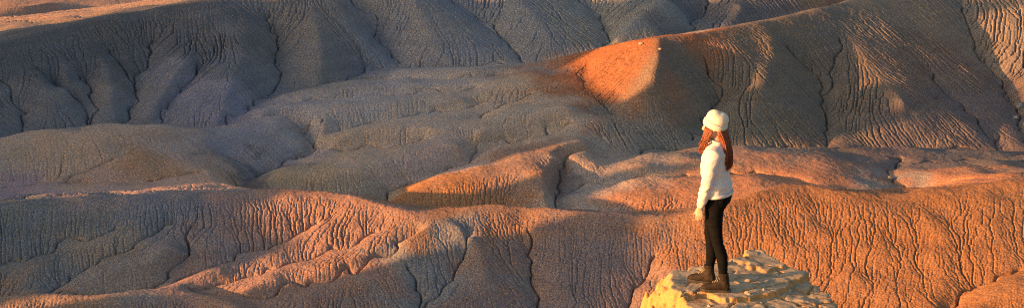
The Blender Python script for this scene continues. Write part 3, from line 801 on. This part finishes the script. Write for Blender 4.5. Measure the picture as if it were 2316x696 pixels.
    def lock(start, ctrl, end, r, seg=9):
        pts = []; rr = []
        w1, w2 = rg.uniform(-1, 1), rg.uniform(0, 6.28)
        for i in range(seg+1):
            t_ = i/seg
            p = Vector(start)*(1-t_)**2+Vector(ctrl)*2*t_*(1-t_)+Vector(end)*t_*t_
            p += Vector((.008*math.sin(t_*7+w2), .007*math.cos(t_*6+w2), 0))*t_*w1
            pts.append(p); rr.append(r*(1-.82*t_**2.2)+.0006)
        tube(bm, pts, rr, 5)
    for i in range(560):                                 # back mass
        a = rg.uniform(-1.25, 1.25)
        st_ = HEAD+Vector((.012+.088*math.cos(a), .078*math.sin(a), -.02+rg.uniform(-.02, .03)))
        sp_ = rg.uniform(-1, 1)
        ct = Vector((.105+.035*math.cos(a)+rg.uniform(-.012, .012), .075*math.sin(a)+.02*sp_, 1.37))
        en = Vector((.135+.02*rg.uniform(-1, 1)-.03*abs(math.sin(a)), -.01+.075*math.sin(a)+.03*sp_, rg.uniform(1.13, 1.25)))
        lock(st_, ct, en, rg.uniform(.0024, .0048))
    for s, cnt in ((-1, 170), (1, 120)):                   # strands falling in front of the shoulders
        for i in range(cnt):
            a = rg.uniform(.15, 1.3)
            st_ = HEAD+Vector((-.075*a+.02, s*(.080-.020*a*a), -.005+rg.uniform(-.015, .03)))
            ct = Vector((-.055-.04*a+rg.uniform(-.01, .01), s*(.088+rg.uniform(-.01, .012)), 1.40))
            en = Vector((-.075-.045*a+rg.uniform(-.015, .015), s*(.085+rg.uniform(-.035, .02)), rg.uniform(1.27, 1.38)))
            lock(st_, ct, en, rg.uniform(.002, .0036), 8)
    loft(bm, [(HEAD+Vector((.055, 0, .03)), .045, .065, (0, 0, 1)), (HEAD+Vector((.065, 0, -.05)), .042, .062, (0, 0, 1)), (Vector((.085, 0, 1.38)), .034, .058, (0, 0, 1)), (Vector((.115, 0, 1.30)), .022, .05, (0, 0, 1)), (Vector((.135, -.01, 1.23)), .012, .035, (0, 0, 1))], 14)
    bm_obj('hair', bm, M_HAIR, body)

    # boots
    for A_, yaw in ((ANK_L, 8), (ANK_R, -6)):
        A_ = Vector(A_); Rz = Matrix.Rotation(rad(yaw), 3, 'Z')
        def q(x, y, z): return Vector((A_.x, A_.y, 0))+Rz@Vector((x, y, z))
        ax = Rz@Vector((-1, 0, 0))
        bm = bmesh.new()
        loft(bm, [(q(.055, 0, .06), .028, .026, ax), (q(.040, 0, .062), .045, .036, ax), (q(0, 0, .066), .052, .040, ax), (q(-.05, 0, .062), .046, .041, ax), (q(-.10, 0, .050), .036, .045, ax), (q(-.15, 0, .042), .028, .044, ax), (q(-.185, 0, .036), .020, .034, ax), (q(-.20, 0, .033), .010, .018, ax)], 18, 2.4)
        loft(bm, [(q(.008, 0, .05), .050, .040), (q(.006, 0, .10), .046, .041), (q(.0, 0, .15), .045, .042), (q(-.002, 0, .17), .048, .045), (q(-.002, 0, .182), .047, .044)], 18)
        bt = fuse('boot', bm, M_BOOT, body, .006, 4, lambda c: .0025*mnoise.noise(c*45))
        bm = bmesh.new()                                 # rubber sole with a heel
        outl = []
        for x_, w_ in ((.066, .012), (.06, .028), (.03, .038), (-.02, .037), (-.07, .042), (-.12, .047), (-.165, .042), (-.195, .028), (-.208, .010)):
            outl.append((x_, w_))
        ring = [(x_, -w_) for x_, w_ in outl]+[(x_, w_) for x_, w_ in outl[::-1]]
        lv = [[bm.verts.new(q(x_*k, y_*k, z_+(.012 if x_ < -.18 else 0)*(z_ < .01)*0)) for x_, y_ in ring] for z_, k in ((-.004, .97), (.012, 1.0), (.026, .99))]
        for a, b_ in zip(lv[:-1], lv[1:]):
            for k in range(len(ring)): bm.faces.new((a[k], a[(k+1) % len(ring)], b_[(k+1) % len(ring)], b_[k]))
        bm.faces.new(lv[0][::-1]); bm.faces.new(lv[-1])
        bm_obj('sole', bm, M_SOLE, bt, False)
        bm = bmesh.new()                                 # laces
        for i in range(6):
            t_ = i/5; x_ = -.095+.065*t_; z_ = .088+.034*t_ if t_ < .6 else .108+.055*(t_-.6)/.4
            s_ = 1 if i % 2 else -1
            tube(bm, [q(x_+.012, -.026, z_-.012), q(x_-.004, -.01, z_+.004+.004), q(x_+.004, .01, z_+.008), q(x_+.014, .026, z_-.012)], [.003]*4, 6)
        tube(bm, [q(-.045, -.02, .155), q(-.062, -.045, .145), q(-.05, -.052, .125), q(-.042, -.03, .148)], [.0028]*4, 6)
        bm_obj('lace', bm, M_LACE, bt)
    return body
person = make_person()
for o_ in [person]+list(person.children_recursive):      # weight carried forward over the front foot
    for v_ in o_.data.vertices:
        t_ = min(max((v_.co.z-.1)/.8, 0), 1); v_.co.x -= .058*t_*t_*(3-2*t_); v_.co.z *= .982
tag(person, 'person in white sweater, black leggings and cream beanie standing on the rock, looking left', 'person')
PERSON_YAW = rad(-20)
def ground_under(x, y):
    hit, loc, nrm, idx = rock.ray_cast(Vector((x, y, FOOT_Z+1)), Vector((0, 0, -1)))
    return loc.z if hit else FOOT_Z
person.location = (PX[0], PX[1]+.06, 0)
person.rotation_euler = (0, 0, PERSON_YAW)
zs = []
for ax_, ay_ in ((.10, -.09), (-.1, -.09), (-.05, .09), (-.24, .09)):
    c_, s_ = math.cos(PERSON_YAW), math.sin(PERSON_YAW)
    zs.append(ground_under(PX[0]+ax_*c_-ay_*s_, PX[1]+.06+ax_*s_+ay_*c_))
print('footing', zs)
person.location.z = sum(zs)/4+.002
# ================================================================ loose stones
def ground_at(u, v):
    """first point of the land along the line of sight through a surveyed point"""
    d = ray(u, v)
    y = np.linspace(150, 320, 6000); t = y/d[1]; x = d[0]*t; z = CAM_Z+d[2]*t
    i, j = grid_ij(x, y)
    k = np.nonzero(z < H[np.clip(i, 0, NR-1).astype(int), np.clip(j, 0, NT-1).astype(int)])[0][0]
    return x[k], y[k], z[k]
def stone_mat(name, col):
    return mat_simple(name, col, .9, (9, .6, .03), .2, .25, 5)
M_GREY = stone_mat('grey_stone', (.27, .26, .25)); M_TAN = stone_mat('tan_stone', (.46, .37, .25)); M_DARK = stone_mat('dark_stone', (.06, .05, .045))
def stone(name, loc, size, mat, seed, label, flat=.7, group=None):
    bm = bmesh.new(); bmesh.ops.create_icosphere(bm, subdivisions=3, radius=1)
    rg = random.Random(seed); cuts = [(Vector((rg.gauss(0, 1), rg.gauss(0, 1), rg.gauss(0, .8))).normalized(), rg.uniform(.55, .85)) for _ in range(11)]
    for v in bm.verts:
        for n_, dd in cuts:
            e = v.co.dot(n_)-dd
            if e > 0: v.co -= n_*e*.92
        v.co += v.co.normalized()*.05*mnoise.noise(v.co*3+Vector((seed, 0, 0)))
        v.co = Vector((v.co.x*size[0], v.co.y*size[1], v.co.z*size[2]))
    o = bm_obj(name, bm, mat, None, False)
    o.location = loc; o.rotation_euler = (0, 0, rg.uniform(0, 6.28))
    return tag(o, label, 'stone', group)
for u, v, s, m_, sd_, lab in (
    (2306,244,.85,M_GREY,2,'larger grey boulder in the gully at the far right edge'),
    (2296,268,.5,M_GREY,3,'smaller grey boulder just below the larger one in the right gully'),
    (1449,101,.42,M_TAN,4,'tan stone on the sunlit shoulder below the ridge crest'),
    (1493,112,.30,M_TAN,5,'small tan stone where the sunlit shoulder meets the shaded slope'),
    (2012,404,.45,M_TAN,6,'pale stone in the wash between the low mounds at right')):
    x_, y_, z_ = ground_at(u, v)
    stone('boulder' if s > .4 else 'stone', (x_, y_, z_+s*.2), (s, s*.85, s*.65), m_, sd_, lab)
for u, v, s, sd_, lab in (
    (1690,671,(.035,.024,.018),11,'pale flat chip on the rock, right of the boots below the long crack'),
    (1728,662,(.024,.02,.014),12,'small tan chip lying in the step of the rock, right of the flat chip'),
    (1786,652,(.03,.022,.017),13,'rounded tan stone on the lower right shelf of the rock'),
    (1604,688,(.022,.02,.013),14,'little tan stone at the near edge of the rock in front of the boots')):
    p_ = at_z(u, v, FOOT_Z-.03)
    z_ = ground_under(p_[0], p_[1])
    stone('stone_chip', (p_[0], p_[1], z_+s[2]*.45), s, M_TAN, sd_, lab)
